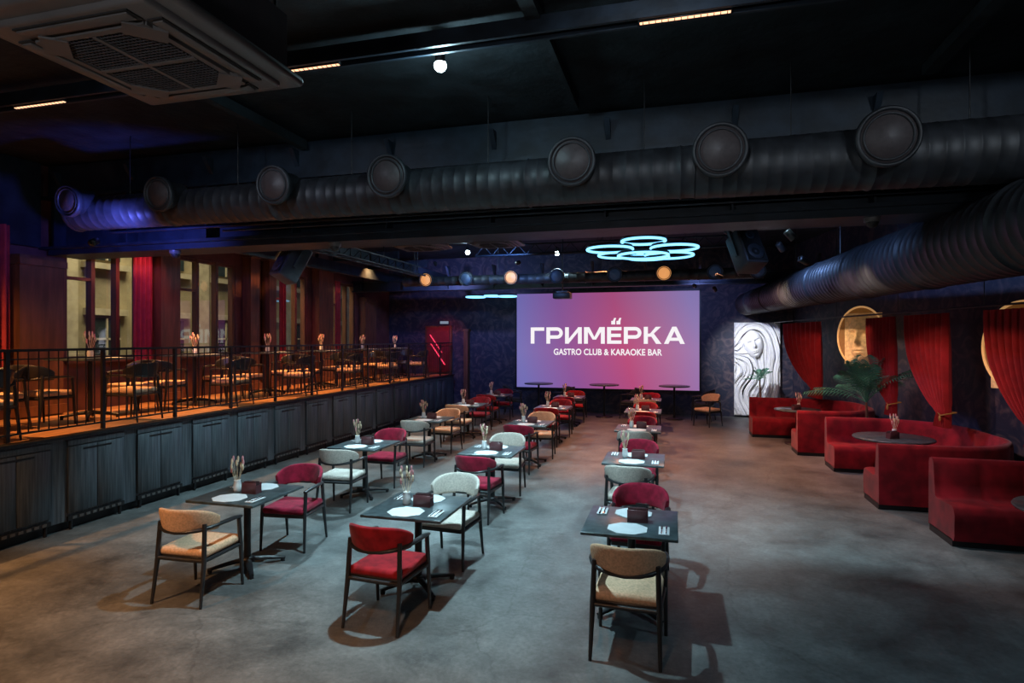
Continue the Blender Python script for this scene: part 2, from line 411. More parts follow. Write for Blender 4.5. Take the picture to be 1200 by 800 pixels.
for ch in 'GPIMEPKA':
    w=letter(ch,X)
    if ch=='E':
        for k in (0,1):
            x0=X+0.13+k*0.16
            b.add([(x0,-0.025,0.50),(x0+0.12,-0.025,0.50),(x0+0.12,-0.025,0.61),(x0,-0.025,0.61)],[(0,1,2,3)])
            b.add([(x0+0.05,-0.025,0.61),(x0+0.12,-0.025,0.61),(x0+0.15,-0.025,0.70),(x0+0.09,-0.025,0.70)],[(0,1,2,3)])
    X+=(w+.125)*0.556
obj('logo_lettering',b,[M_logo],parent=scr)
cu=bpy.data.curves.new('subtitle','FONT'); cu.body='GASTRO CLUB & KARAOKE BAR'; cu.align_x='CENTER'; cu.size=0.27; cu.offset=0.006; cu.space_character=1.02
cu.materials.append(M_logo)
t=bpy.data.objects.new('subtitle_text',cu); S.collection.objects.link(t); t.parent=scr; t.location=(0.06,-0.026,-0.45); t.rotation_euler=(pi/2,0,0)
bpy.context.view_layer.update()
wd=t.dimensions.x
if wd>0: t.scale=(3.35/wd,1.0,1.0)

# ------------------------------------------------------------------ chairs
def chair_mesh(name, fab, fab2=None):
    b=MB()
    b.rbox((0,0.01,0.385),(0.46,0.45,0.05),0.012,2,0)
    b.rbox((0,0.015,0.438),(0.485,0.48,0.075),0.034,4,1)
    for sx in (-1,1):
        b.tube([(sx*0.255,0.245,0),(sx*0.25,0.225,0.38),(sx*0.248,0.20,0.655)],[0.013,0.02,0.02],8,0)
        b.tube([(sx*0.245,-0.29,0),(sx*0.235,-0.235,0.38),(sx*0.225,-0.215,0.70)],[0.013,0.021,0.019],8,0)
        b.tube([(sx*0.245,0.22,0.385),(sx*0.235,-0.23,0.385)],0.017,6,0)
        b.tube([(0,-0.24,0.385),(sx*0.235,-0.235,0.385)],0.017,6,0)
    pts=[(0.25,0.225,0.645),(0.262,0.12,0.66),(0.268,0.0,0.665),(0.262,-0.09,0.665),(0.235,-0.18,0.66),(0.18,-0.245,0.65),(0.10,-0.28,0.64),(0,-0.292,0.635)]
    pts=pts+[(-p[0],p[1],p[2]) for p in pts[-2::-1]]
    b.tube(pts,[0.017]+[0.022]*(len(pts)-2)+[0.017],8,0,flat=(1.2,0.8))
    nu=24
    def f(u,v):
        t=(u-0.5)*2; a=t*1.40
        ang=2*pi*v
        th=0.024*(1-0.25*abs(t)**4); ht=0.108*(1-0.45*abs(t)**3.0)
        cs=math.cos(ang); sn=math.sin(ang)
        e=0.55
        ox=math.copysign(abs(cs)**e,cs)*th; oz=math.copysign(abs(sn)**e,sn)*ht
        zc=0.645+ht
        lean=(zc+oz-0.655)*0.18
        r=0.248+ox+lean
        return (r*math.sin(a), -0.035-(r+0.005)*math.cos(a), zc+oz-0.02)
    b.grid(f,nu,18,2)
    for t in (0,1):
        vs=[f(t,k/18) for k in range(18)]; b.add(vs,[tuple(range(18))],2)
    return b.mesh(name,[M_wood_blk,fab,fab2 or fab])
CH={'r':chair_mesh('chair_red',M_red),'m':chair_mesh('chair_magenta',M_mag),'c':chair_mesh('chair_cream',M_cream),
    'b':chair_mesh('chair_beige',M_beige),'k':chair_mesh('chair_black',M_blkfab),'s':chair_mesh('chair_black_beige',M_beige,M_wood_blk)}

b=MB()
b.rbox((0,0,0.737),(0.76,0.80,0.026),0.005,2,1)
b.box((0,0,0.718),(0.36,0.36,0.012),0)
b.cyl((0,0,0.05),(0,0,0.715),0.034,0.034,14,0)
b.lathe([(0.0,0.11),(0.07,0.10),(0.075,0.06),(0.05,0.05),(0.0,0.05)],16,0)
for k in range(4):
    a=pi/4+k*pi/2; c,s_=math.cos(a),math.sin(a)
    b.tube([(0.03*c,0.03*s_,0.08),(0.18*c,0.18*s_,0.065),(0.36*c,0.36*s_,0.035)],[0.03,0.026,0.018],8,0,flat=(1.2,0.8))
    b.cyl((0.34*c,0.34*s_,0.0),(0.34*c,0.34*s_,0.03),0.022,0.022,10,0)
ME_table=b.mesh('dining_table',[M_metal,M_slate])
b=MB()
vs=[(0.158*math.cos(pi/8+k*pi/4)*1.08,0.158*math.sin(pi/8+k*pi/4),0) for k in range(8)]
vs2=[(x,y,0.004) for x,y,_ in vs]
b.add(vs+vs2,[tuple(range(8))[::-1],tuple(range(8,16))]+[(k,(k+1)%8,8+(k+1)%8,8+k) for k in range(8)])
ME_mat=b.mesh('placemat',[M_paper])
b=MB(); b.rbox((0,0,0.004),(0.085,0.2,0.008),0.002,1,0)
for x in (-0.018,0.018):
    b.tube([(x,-0.09,0.011),(x,0.02,0.013),(x,0.05,0.011)],[0.005,0.004,0.005],6,1)
b.rbox((0.018,0.075,0.011),(0.014,0.07,0.004),0.0015,1,1)
for k in (-1,0,1): b.box((-0.018+k*0.006,0.075,0.011),(0.003,0.06,0.003),1)
b.box((-0.018,0.045,0.011),(0.018,0.015,0.003),1)
ME_cut=b.mesh('cutlery_set',[M_paper,M_cut])
b=MB(); b.box((0,0,0.006),(0.17,0.09,0.012),0)
for y in (-0.04,0.04): b.rbox((0,y,0.055),(0.17,0.010,0.10),0.003,1,0)
for x in (-0.08,0.08): b.box((x,0,0.045),(0.010,0.07,0.07),0)
for k in range(4): b.box((0,-0.022+0.015*k,0.065),(0.14,0.007,0.10),1 if k%2 else 0)
ME_menu=b.mesh('menu_holder',[M_burg,M_blkfab])
b=MB(); b.lathe([(0,0),(0.028,0),(0.036,0.02),(0.038,0.07),(0.030,0.11),(0.034,0.12),(0.028,0.12),(0.026,0.10),(0,0.1)],16,0)
rr=random.Random(3)
for k in range(11):
    a=rr.uniform(0,2*pi); l=rr.uniform(0.02,0.07); h=rr.uniform(0.2,0.33)
    p=(l*math.cos(a),l*math.sin(a),h)
    b.tube([(0,0,0.08),(p[0]*0.5,p[1]*0.5,h*0.6),p],0.002,4,2)
    b.ball((p[0],p[1],h+0.015),(0.011,0.011,0.034),1 if k%2 else 2,8)
ME_vase=b.mesh('dried_flower_vase',[M_white,M_pink,M_straw])

cols={'L':[(-4.16,5.12,'b','m'),(-4.41,7.94,'c','m'),(-4.6,10.8,'c','b'),(-4.72,13.4,'b','r'),(-4.8,15.9,'r','m')],
      'M':[(-2.30,5.14,'r','c'),(-2.45,7.98,'m','c'),(-2.58,10.75,'m','b'),(-2.66,13.35,'r','r'),(-2.72,15.85,'m','r')],
      'R':[(-0.35,5.18,'b','m'),(-0.5,7.9,'c','m'),(-0.6,10.6,'c','m'),(-0.65,13.2,'r','r'),(-0.7,15.7,'b','m')]}
rg=random.Random(5)
for kcol,lst in cols.items():
    for i,(x,y,c1,c2) in enumerate(lst):
        put('dining_table',ME_table,(x,y,0))
        j=lambda s: rg.uniform(-s,s)
        put('dining_chair',CH[c1],(x+j(0.03),y-0.63,0),j(0.10))
        put('dining_chair',CH[c2],(x+0.03+j(0.03),y+0.70,0),pi+j(0.12))
        zt_=0.751
        put('placemat',ME_mat,(x-0.02,y-0.225,zt_)); put('placemat',ME_mat,(x,y+0.225,zt_))
        put('cutlery_set',ME_cut,(x+0.27,y-0.22,zt_)); put('cutlery_set',ME_cut,(x-0.27,y+0.22,zt_),pi)
        put('menu_holder',ME_menu,(x+0.05,y+0.0,zt_+0.0),0.0)
        if kcol!='R' or i>0: put('dried_flower_vase',ME_vase,(x-0.12,y+0.0,zt_),i)
b=MB(); b.lathe([(0,0.93),(0.43,0.93),(0.44,0.945),(0.43,0.96),(0,0.96)],36,1); b.cyl((0,0,0.02),(0,0,0.93),0.03,0.03,12,0)
b.lathe([(0,0),(0.25,0),(0.25,0.012),(0.05,0.04),(0,0.04)],24,0)
ME_round=b.mesh('round_bar_table',[M_metal,M_slate])
for x,y in [(-3.98,17.75),(-2.0,17.75),(0.0,17.75)]:
    put('round_bar_table',ME_round,(x,y,0))
    put('dining_chair',CH['k'],(x-0.78,y,0),-pi/2+0.2,(1,1,1.05)); put('dining_chair',CH['k'],(x+0.78,y-0.05,0),pi/2-0.3,(1,1,1.05))
put('dining_chair',CH['b'],(0.85,16.6,0),2.4)

for i,y in enumerate([4.9,6.9,8.9,10.9,12.9,14.9,16.9]):
    put('dining_table',ME_table,(-8.35,y,ZP-0.02),0,(1,1,1.2))
    put('dining_chair',CH['s'],(-8.3,y-0.72,ZP-0.02),0.1); put('dining_chair',CH['s'],(-8.4,y+0.74,ZP-0.02),pi-0.15)
    put('dining_chair',CH['s'],(-7.62,y+0.05,ZP-0.02),pi/2+0.12)
    put('dried_flower_vase',ME_vase,(-8.35,y,ZP-0.02+0.901),i,(1.1,1.1,1.1)); put('placemat',ME_mat,(-8.2,y+0.2,ZP+0.881)); put('placemat',ME_mat,(-8.45,y-0.2,ZP+0.881))

# ------------------------------------------------------------------ booths
PROF=[(0.02,0.07),(0.0,0.12),(-0.005,0.36),(0.02,0.43),(0.06,0.455),(0.44,0.44),(0.50,0.46),(0.52,0.60),(0.545,0.82),(0.575,0.87),(0.62,0.885),(0.67,0.87),(0.69,0.82),(0.70,0.07)]
def ucurve(xs_near,xs_far,yn,yf,xb,r=0.45):
    pts=[Vector((xs_near,yn))]
    x=xs_near
    while x<xb-r-0.03: x+=0.035; pts.append(Vector((min(x,xb-r),yn)))
    for k in range(1,17): a=-pi/2+pi/2*k/16; pts.append(Vector((xb-r+r*math.cos(a), yn+r+r*math.sin(a))))
    y=yn+r
    while y<yf-r-0.03: y+=0.035; pts.append(Vector((xb,min(y,yf-r))))
    for k in range(1,17): a=pi/2*k/16; pts.append(Vector((xb-r+r*math.cos(a), yf-r+r*math.sin(a))))
    x=xb-r
    while x>xs_far+0.03: x-=0.035; pts.append(Vector((max(x,xs_far),yf)))
    return pts
def booth(xs_near,xs_far,yn,yf,xb):
    pts=ucurve(xs_near,xs_far,yn,yf,xb); b=MB(); n=len(PROF); vs=[]; s=0
    for i,p in enumerate(pts):
        if i: s+=(pts[i]-pts[i-1]).length
        t=(pts[min(i+1,len(pts)-1)]-pts[max(i-1,0)]).normalized(); nn=Vector((t.y,-t.x))
        g=1-abs(math.sin(pi*s/0.42))**0.35
        for j,(o,z) in enumerate(PROF):
            oo=o; zz=z
            if 2<=j<=6: zz-=0.022*g
            if 6<=j<=9: oo+=0.03*g
            if 1<=j<=3: oo+=0.012*g
            if 10<=j<=12: oo-=0.01*g
            q=p+nn*oo; vs.append((q.x,q.y,zz))
    fs=[]
    for i in range(len(pts)-1):
        for j in range(n-1): fs.append((i*n+j,i*n+j+1,(i+1)*n+j+1,(i+1)*n+j))
    b.add(vs,fs,0,True); b.add(vs[:n],[tuple(range(n))],0); b.add(vs[-n:],[tuple(range(n))],0)
    vs=[]
    for i,p in enumerate(pts):
        t=(pts[min(i+1,len(pts)-1)]-pts[max(i-1,0)]).normalized(); nn=Vector((t.y,-t.x))
        for o,z in ((0.05,0),(0.05,0.08),(0.67,0.08),(0.67,0)):
            q=p+nn*o; vs.append((q.x,q.y,z))
    fs=[(i*4+j,i*4+j+1,(i+1)*4+j+1,(i+1)*4+j) for i in range(len(pts)-1) for j in range(3)]
    b.add(vs,fs,1); b.add(vs[:4],[(0,1,2,3)],1); b.add(vs[-4:],[(0,1,2,3)],1)
    obj('booth_sofa',b,[M_booth,M_metal])
booth(2.35,1.75,13.55,14.95,3.30)
booth(2.66,2.66,9.76,11.4,3.92)
booth(2.95,2.95,5.5,7.62,4.65)
b=MB(); b.lathe([(0,0.735),(0.55,0.735),(0.56,0.75),(0.55,0.765),(0,0.765)],40,1); b.cyl((0,0,0.02),(0,0,0.735),0.04,0.04,14,0)
b.lathe([(0,0),(0.3,0),(0.3,0.015),(0.06,0.05),(0,0.05)],28,0)
ME_lounge=b.mesh('round_lounge_table',[M_metal,M_slate])
for x,y in [(3.3,10.58),(2.6,14.25),(3.6,6.5)]:
    put('round_lounge_table',ME_lounge,(x,y,0),0,(1,1,1) if y<14 else (0.85,0.85,1))
    put('dried_flower_vase',ME_vase,(x+0.03,y+0.03,0.766)); put('menu_holder',ME_menu,(x-0.05,y-0.15,0.766),0.5)

# ------------------------------------------------------------------ curtains
def cx(Y): return 3.0+(16.1-Y)*0.188
def tied(Y0,Y1,ztop=2.7,ztie=1.15,zend=0.93):
    b=MB(); W=Y1-Y0
    def f(u,v):
        z=ztop+(ztie-ztop)*min(v/0.85,1) if v<0.85 else ztie+(zend-ztie)*(v-0.85)/0.15
        k=min(v/0.85,1); spread=(1-k**1.9)*(1-0.2)+0.2
        if v>0.85: spread=0.2+0.08*(v-0.85)/0.15
        y=Y0+W*u*spread
        amp=0.06*(0.5+0.5*min(1,v*3))*(1 if spread>0.3 else 0.8)
        x=cx(y)+amp*math.sin(u*2*pi*8)
        z+= -0.10*math.sin(pi*min(v/0.85,1))*u if v<0.85 else 0
        return (x,y,z)
    b.grid(f,110,34,0)
    b.tube([(cx(Y0)-0.07,Y0-0.05,ztie),(cx(Y0)-0.08,Y0+0.08,ztie-0.03),(cx(Y0)-0.07,Y0+0.2*1,ztie+0.0),(cx(Y0)+0.09,Y0+0.16,ztie+0.02),(cx(Y0)+0.09,Y0-0.03,ztie+0.03),(cx(Y0)-0.07,Y0-0.05,ztie)],0.010,6,1)
    b.ball((cx(Y0)-0.1,Y0+0.05,ztie-0.07),(0.018,0.018,0.045),1)
    obj('tied_curtain',b,[M_curt,M_golddisc])
for a,c in [(14.95,17.2),(12.0,12.95),(10.55,11.7),(8.75,9.8)]: tied(a,c)
b=MB(); b.cyl((cx(17.9),17.9,2.76),(cx(2.0),2.0,2.76),0.016,0.016,10)
for y in (17.5,14.2,11.9,9.8,6.5): b.cyl((cx(y),y,2.76),(cx(y),y,ZC),0.006,0.006,6)
obj('curtain_rod',b,[M_metal])

# ------------------------------------------------------------------ faces / relief
def gs(x,y,cx_,cy_,sx,sy): return math.exp(-((x-cx_)/sx)**2-((y-cy_)/sy)**2)
def face_h(x,y):
    r2=(x/(0.78-0.12*max(0,-y)))**2+(y/1.0)**2
    if r2>=1: return 0.0
    h=0.72*math.sqrt(1-r2)
    h+=0.34*gs(x,y,0,-0.12,0.12,0.12)+0.22*gs(x,y,0,0.10,0.085,0.26)
    h-=0.26*(gs(x,y,-0.31,0.17,0.18,0.11)+gs(x,y,0.31,0.17,0.18,0.11))
    h+=0.13*(gs(x,y,-0.31,0.13,0.12,0.06)+gs(x,y,0.31,0.13,0.12,0.06))
    h+=0.08*(gs(x,y,-0.32,0.34,0.22,0.05)+gs(x,y,0.32,0.34,0.22,0.05))
    h+=0.14*gs(x,y,0,-0.42,0.20,0.045)+0.14*gs(x,y,0,-0.54,0.16,0.05)-0.08*gs(x,y,0,-0.48,0.2,0.018)
    h-=0.06*gs(x,y,0,-0.66,0.2,0.05)
    h+=0.10*gs(x,y,0,-0.80,0.16,0.12)
    return max(h,0)
W,H=1.25,2.72
b=MB()
def f(u,v):
    x=(u-0.5)*W; z=v*H
    fx=(x+0.10)/0.33; fz=(z-2.08)/0.42
    c,s_=math.cos(0.3),math.sin(0.3); X_=c*fx+s_*fz; Z_=-s_*fx+c*fz
    fh=face_h(X_,Z_)
    rad=math.hypot(x+0.10,(z-2.08)*0.8); fall=1/(1+math.exp((z-1.75)*7))
    phi_top=34*rad; phi_bot=30*x+8.0*math.sin(1.7*z+0.6)+2.4*math.sin(4.3*z+3*x)
    ph=phi_top*(1-fall)+phi_bot*fall
    h=0.05+0.045*math.sin(ph)+0.026*math.sin(2.3*ph+1.5*z)+0.016*math.sin(5.1*ph+3*z)
    h*=0.75+0.35*math.sin(2.2*z+2.5*x)
    if fh>0: h=0.05+fh*0.26
    h=max(h,0)
    e=min(1,u/0.02,(1-u)/0.02,v/0.01,(1-v)/0.01)
    return (x,-0.05-h*e,z)
b.grid(f,190,320,0)
b.box((0,0,H/2),(W,0.1,H),0)
obj('plaster_relief_sculpture',b,[M_plaster],loc=(2.33,YB-0.06,0.06))
def medallion(Y,z,sc,fx=0.0):
    b=MB(); n=48
    b.add([(0,0,0)]+[(0.52*math.cos(2*pi*k/n),0,0.70*math.sin(2*pi*k/n)) for k in range(n)],[(0,k+1,(k+1)%n+1) for k in range(n)],1)
    b.tube([(0.53*math.cos(2*pi*k/n),0,0.71*math.sin(2*pi*k/n)) for k in range(n+1)],0.022,8,2)
    def g(u,v):
        x=(u-0.5)*2; y=(v-0.5)*2
        return (x*0.42+fx,-0.012-0.36*face_h(x,y),y*0.60-0.04)
    b.grid(g,80,90,0)
    b.cyl((0.1,0.0,0),(0.3,0.26,0),0.03,0.03,8,1)
    obj('gold_face_medallion',b,[M_gold,M_golddisc,M_goldrim],loc=(wallx(Y)-0.42,Y,z),rot=(0,0,-0.72),sc=(sc,sc,sc))
medallion(14.1,2.34,0.90,0.06); medallion(9.75,2.18,0.9)

# ------------------------------------------------------------------ palms
def palm(loc,h,nf,L,seed,k1=0.0075):
    r=random.Random(seed); b=MB()
    b.lathe([(0,0),(0.13,0),(0.18,0.38),(0.19,0.4),(0.16,0.4),(0.15,0.36),(0,0.36)],20,1)
    b.tube([(0,0,0.35),(0.02,0.01,h*0.6),(0,0,h)],[0.035,0.03,0.02],8,2)
    for k in range(nf):
        a=2*pi*k/nf+r.uniform(-0.25,0.25); el=r.uniform(0.35,1.45); l=L*r.uniform(0.85,1.1)
        pts=[]
        for i in range(19):
            t=i/18; rr_=l*t*math.cos(el); zz=h+l*(math.sin(el)*t-0.33*t*t)
            pts.append(Vector((rr_*math.cos(a),rr_*math.sin(a),zz)))
        b.tube(pts,[0.007*(1-0.045*i) for i in range(19)],5,0)
        side=Vector((-math.sin(a),math.cos(a),0))
        for i in range(4,19):
            for s_ in (-1,1):
                p=pts[i]
                t=(pts[min(i+1,18)]-pts[i-1]).normalized()
                ll=l*0.28*math.sin(pi*(0.12+0.76*i/19))
                d=(side*s_*0.85+t*0.7+Vector((0,0,-0.1))).normalized(); w=t*k1
                m_=p+d*ll*0.5+Vector((0,0,0.012)); e=p+d*ll+Vector((0,0,-0.05*ll/0.2))
                b.add([p-w*0.5,m_-w,e,m_+w,p+w*0.5],[(0,1,3,4),(1,2,3)],0,True)
    obj('potted_palm',b,[M_leaf,M_pot,M_brown],loc=loc)
palm((3.45,12.47,0),1.12,20,1.15,2,0.011)
palm((2.30,17.9,0),1.15,12,0.5,5)

# ------------------------------------------------------------------ ducts
def duct(b,p0,p1,r0,r1,ridge=0.13,n=40,mat=0,ex=0.005):
    p0=Vector(p0);p1=Vector(p1);L=(p1-p0).length;k=int(L/ridge);pts=[];rad=[]
    for i in range(k):
        big = (i%12==11)
        for dt,e_ in ((0.03,0.0),(0.84,0.0),(0.89,ex*(3 if big else 1)),(0.97,ex*(3 if big else 1))):
            t=(i+dt)/k
            pts.append(p0.lerp(p1,t)); rad.append((r0+(r1-r0)*t)+e_)
    pts.append(p1); rad.append(r1)
    b.tube(pts,rad,n,mat)
def diffuser(b,x,y,z,r,duct_y,mat=1,tilt=0.12):
    Mx=Matrix.Translation((x,y,z)) @ Matrix.Rotation(pi/2+tilt,4,'X')
    L=abs(duct_y-y)
    b.lathe([(r*0.78,-L),(r*0.80,-0.12),(r*0.92,-0.05),(r,-0.03),(r,0.02),(r*0.93,0.035),(r*0.86,0.02),(r*0.84,-0.02)],36,0,Mx)
    b.lathe([(r*0.86,0.005),(r*0.84,0.012),(0.0,0.03)],36,mat,Mx)
    b.lathe([(r*0.80,0.012),(r*0.78,0.03),(r*0.73,0.03),(r*0.71,0.014)],36,0,Mx)
b=MB()
duct(b,(-7.85,6.35,4.0),(0.2,6.35,4.0),0.215,0.26,ex=0.0035); duct(b,(0.2,6.35,4.0),(5.5,6.35,4.0),0.27,0.32,ex=0.0035)
b.lathe([(0.0,0.0),(0.2,0.02),(0.23,0.08),(0.22,0.12)],32,0,Matrix.Translation((-7.97,6.35,4.0))@Matrix.Rotation(pi/2,4,'Y'))
for x,r in [(-7.6,0.205),(-6.15,0.215),(-4.5,0.225),(-3.05,0.235),(-1.0,0.245),(0.42,0.255),(1.83,0.265),(3.3,0.27)]:
    diffuser(b,x,5.98,4.09,r,6.3)
for x in (-7,-5.3,-3.7,-2,-0.3,1.1,2.6,4.2):
    b.cyl((x,6.35,4.2),(x,6.35,ZC),0.006,0.006,6,2)
obj('ventilation_duct',b,[M_duct,M_diff,M_metal])
b=MB()
duct(b,(3.25,4.5,3.3),(2.0,18.3,3.3),0.43,0.31,0.15,ex=0.007)
for y in (6,8.5,11,13.5,16): 
    xx=3.25-(y-4.5)*0.0906; b.cyl((xx,y,3.6),(xx,y,ZC),0.007,0.007,6)
obj('ventilation_duct',b,[M_duct])
M_dorange=mk('diffuser_amber_glow',(0.60,0.28,0.12),0.5,emis=(1.0,0.42,0.13),estr=0.7)  # amber light put into the air outlets' material as emission
M_dblue=mk('diffuser_blue_glow',(0.04,0.065,0.11),0.5,emis=(0.2,0.4,1.0),estr=0.015)  # faint blue light put into the other outlets the same way
b=MB(); YD=14.5; ZD=3.80; duct(b,(-6.9,YD,ZD),(1.95,YD,ZD),0.12,0.13,0.2,24)
for x,m_ in [(-6.17,1),(-5.08,2),(-3.9,1),(-2.75,2),(-1.36,2),(-0.23,1),(0.89,2),(1.8,2)]:
    diffuser(b,x,YD-0.25,ZD+0.02,0.185,YD,m_)
for x in (-6.6,-4.3,-1.7,0.5): b.cyl((x,YD,ZD+0.1),(x,YD,ZC),0.008,0.008,6)
obj('ventilation_duct',b,[M_duct,M_dorange,M_dblue])

# ------------------------------------------------------------------ beams
def ibeam(name,x0,x1,y,zb,zt,fl=0.3,mat=M_steel,web=0.04,stiff=1.4):
    b=MB(); xc=(x0+x1)/2; L=x1-x0
    b.box((xc,y,(zb+zt)/2),(L,web,zt-zb)); b.box((xc,y,zb+0.02),(L,fl,0.04)); b.box((xc,y,zt-0.02),(L,fl,0.04))
    x=x0+0.3
    while x<x1:
        b.box((x,y-fl/4,(zb+zt)/2),(0.02,fl/2-0.01,zt-zb-0.06))
        b.add([(x,y-web/2,zt),(x,y-web/2,zt+0.35),(x,y-0.28,zt+0.35),(x+0.06,y-web/2,zt),(x+0.06,y-web/2,zt+0.35),(x+0.06,y-0.28,zt+0.35)],[(0,1,2),(3,5,4),(0,2,5,3),(0,3,4,1),(1,4,5,2)])
        x+=stiff
    return obj(name,b,[mat])
ibeam('steel_beam',XL+0.02,wallx(7.2)-0.1,7.2,3.68,4.5,0.42)
b=MB(); b.box((-2,7.35,3.66),(14.8,0.55,0.12)); b.box((-2,7.6,3.8),(14.8,0.1,0.3))
b.tube([(-8.0,6.92,3.86),(5.0,6.92,3.86)],0.022,8); b.tube([(-6.0,6.90,3.79),(5.0,6.90,3.79)],0.014,8)
b.box((-2,7.25,4.72),(14.8,0.35,0.5))
obj('trim_1',b,[M_steel])
ibeam('steel_beam',XL+0.02,wallx(16.4)-0.1,16.4,3.72,4.05,0.25)
ibeam('steel_beam',XL+0.02,wallx(12)-0.1,12.0,4.35,4.75,0.25)
b=MB(); b.box((-8.3,12.8,4.12),(0.12,11,0.26)); b.box((-7.2,12.8,4.25),(0.12,11,0.26))
for y in (9,11,13,15,17): b.box((-8.3,y,4.6),(2.0,0.1,0.2))
obj('trim_2',b,[M_steel])
b=MB()
b.box((-1.6,4.76,4.86),(14.8,0.12,0.10)); b.box((-1.6,4.70,4.79),(14.8,0.03,0.05)); b.box((-1.6,4.82,4.79),(14.8,0.03,0.05))
obj('lighting_track',b,[M_steel])
b=MB(); b.box((-1.5,2.6,4.85),(15,0.1,0.12)); b.box((-4.8,5.9,4.9),(0.1,2.2,0.12)); b.box((-1.1,3.7,4.93),(0.12,6,0.1)); b.box((2.4,3.7,4.93),(0.12,6,0.1))
obj('trim_3',b,[M_ceil])
for x0,x1 in [(-6.78,-6.1),(-3.57,-2.9),(-0.26,0.41)]:
    b=MB(); b.rbox((0,0,0),(x1-x0+0.02,0.04,0.03),0.004,1,1); b.box((0,0,-0.017),(x1-x0,0.028,0.006),0)
    n=14
    for k in range(n): b.box((-(x1-x0)/2+(k+0.5)*(x1-x0)/n,0,-0.02),(0.006,0.03,0.006),1)
    obj('linear_led_fixture',b,[M_ledwarm,M_metal],loc=((x0+x1)/2,4.76,4.775))
b=MB(); x=-6.2
for dx,dz in ((-0.12,0),(0.12,0),(0,0.22)): b.cyl((x+dx,8,3.9+dz),(x+dx,14.0,3.9+dz),0.022,0.022,8)
y=8.0
while y<13.9:
    b.cyl((x-0.12,y,3.9),(x,y+0.2,4.12),0.01,0.01,6); b.cyl((x,y+0.2,4.12),(x-0.12,y+0.4,3.9),0.01,0.01,6)
    b.cyl((x+0.12,y,3.9),(x,y+0.2,4.12),0.01,0.01,6); b.cyl((x-0.12,y,3.9),(x+0.12,y+0.4,3.9),0.01,0.01,6); y+=0.4
for y in (9,12,13.8): b.cyl((x,y,4.12),(x,y,ZC),0.01,0.01,6)
obj('lighting_truss',b,[M_steel])
b=MB(); TY=13.0
for dz in (0,0.22): b.cyl((-4.4,TY,4.2+dz),(1.2,TY,4.2+dz),0.02,0.02,8)
xx=-4.4
while xx<1.0: b.cyl((xx,TY,4.2),(xx+0.2,TY,4.42),0.01,0.01,6); b.cyl((xx+0.2,TY,4.42),(xx+0.4,TY,4.2),0.01,0.01,6); xx+=0.4
for xx in (-4,-1.5,1): b.cyl((xx,TY,4.42),(xx,TY,ZC),0.01,0.01,6)
obj('lighting_truss',b,[M_steel])

# ------------------------------------------------------------------ AC cassette
b=MB()
b.rbox((0,0,0.03),(0.96,0.96,0.05),0.02,3,0)
b.rbox((0,0,0.0),(0.80,0.80,0.04),0.016,3,0)
b.box((0,0,0.20),(0.84,0.84,0.30),2)
b.box((0,0,-0.022),(0.52,0.52,0.012),1)
for k in range(4):
    Mr=Matrix.Rotation(k*pi/2,4,'Z')
    b.box((0,0.335,-0.022),(0.58,0.075,0.008),1,Mr)
    b.rbox((0,0.34,-0.030),(0.56,0.05,0.008),0.003,2,0,Mr)
    b.box((0,0.275,-0.026),(0.56,0.028,0.02),0,Mr)
    b.box((0,0,0),(0.16,0.10,0.02),0,Mr@Matrix.Translation((0.235,0.235,-0.030))@Matrix.Rotation(-pi/4,4,'Z'))
for k in range(25):
    o_=-0.24+0.02*k; b.box((o_,0,-0.031),(0.003,0.5,0.006),2); b.box((0,o_,-0.032),(0.5,0.003,0.006),2)
b.box((0,0,-0.034),(0.02,0.52,0.01),0); b.box((0,0,-0.034),(0.52,0.02,0.01),0)
ME_ac=b.mesh('ceiling_air_conditioner',[M_ac,M_acd,mk('grille_grey',(0.05,0.05,0.055),0.5)])
def ac(x,y,z):
    put('ceiling_air_conditioner',ME_ac,(x,y,z))
    b=MB()
    for dx in (-0.38,0.38):
        for dy in (-0.38,0.38): b.cyl((dx,dy,0.002),(dx,dy,ZC-z-0.36),0.008,0.008,6)
    if z<3.8: b.box((0,0,(ZC-z-0.36)/2),(0.72,0.72,ZC-z-0.37))
    obj('air_duct_riser',b,[M_metal],loc=(x,y,z+0.352))
ac(-2.29,2.17,3.57); ac(-4.55,10.2,4.0); ac(-3.2,10.5,4.05)

# ------------------------------------------------------------------ speakers, projector, cameras, rings
def speaker(loc,rz,tilt):
    b=MB(); b.rbox((0,0,0),(0.36,0.34,0.62),0.03,2,0)
    b.box((0,-0.175,0),(0.32,0.01,0.56),1)
    for z,r in ((-0.13,0.13),(0.17,0.075)): b.lathe([(r,0.0),(r*0.95,0.015),(r*0.3,-0.01),(0,0.01)],20,0,Matrix.Translation((0,-0.182,z))@Matrix.Rotation(pi/2,4,'X'))
    for sx in (-1,1): b.box((sx*0.2,0,0.15),(0.015,0.05,0.5),0)
    b.box((0,0,0.41),(0.42,0.05,0.02),0); b.cyl((0,0,0.4),(0,0.2,1.1),0.015,0.015,8,0)
    obj('hanging_loudspeaker',b,[mk('speaker_shell',(0.035,0.038,0.045),0.5),M_acd],loc=loc,rot=(tilt,0,rz))
speaker((1.05,9.6,3.62),0.5,-0.5); speaker((-5.95,8.35,3.52),-0.5,-0.5)
b=MB(); b.rbox((0,0,0),(0.45,0.36,0.16),0.02,2,0); b.lathe([(0.06,0),(0.05,0.05),(0.0,0.04)],16,1,Matrix.Translation((0.1,0.18,0))@Matrix.Rotation(-pi/2,4,'X'))
b.cyl((0,0,0.08),(0,0,1.5),0.02,0.02,8,0); b.box((0,0,0.1),(0.3,0.2,0.03),0)
obj('ceiling_projector',b,[M_metal,M_cut],loc=(-2.8,15.3,3.42))
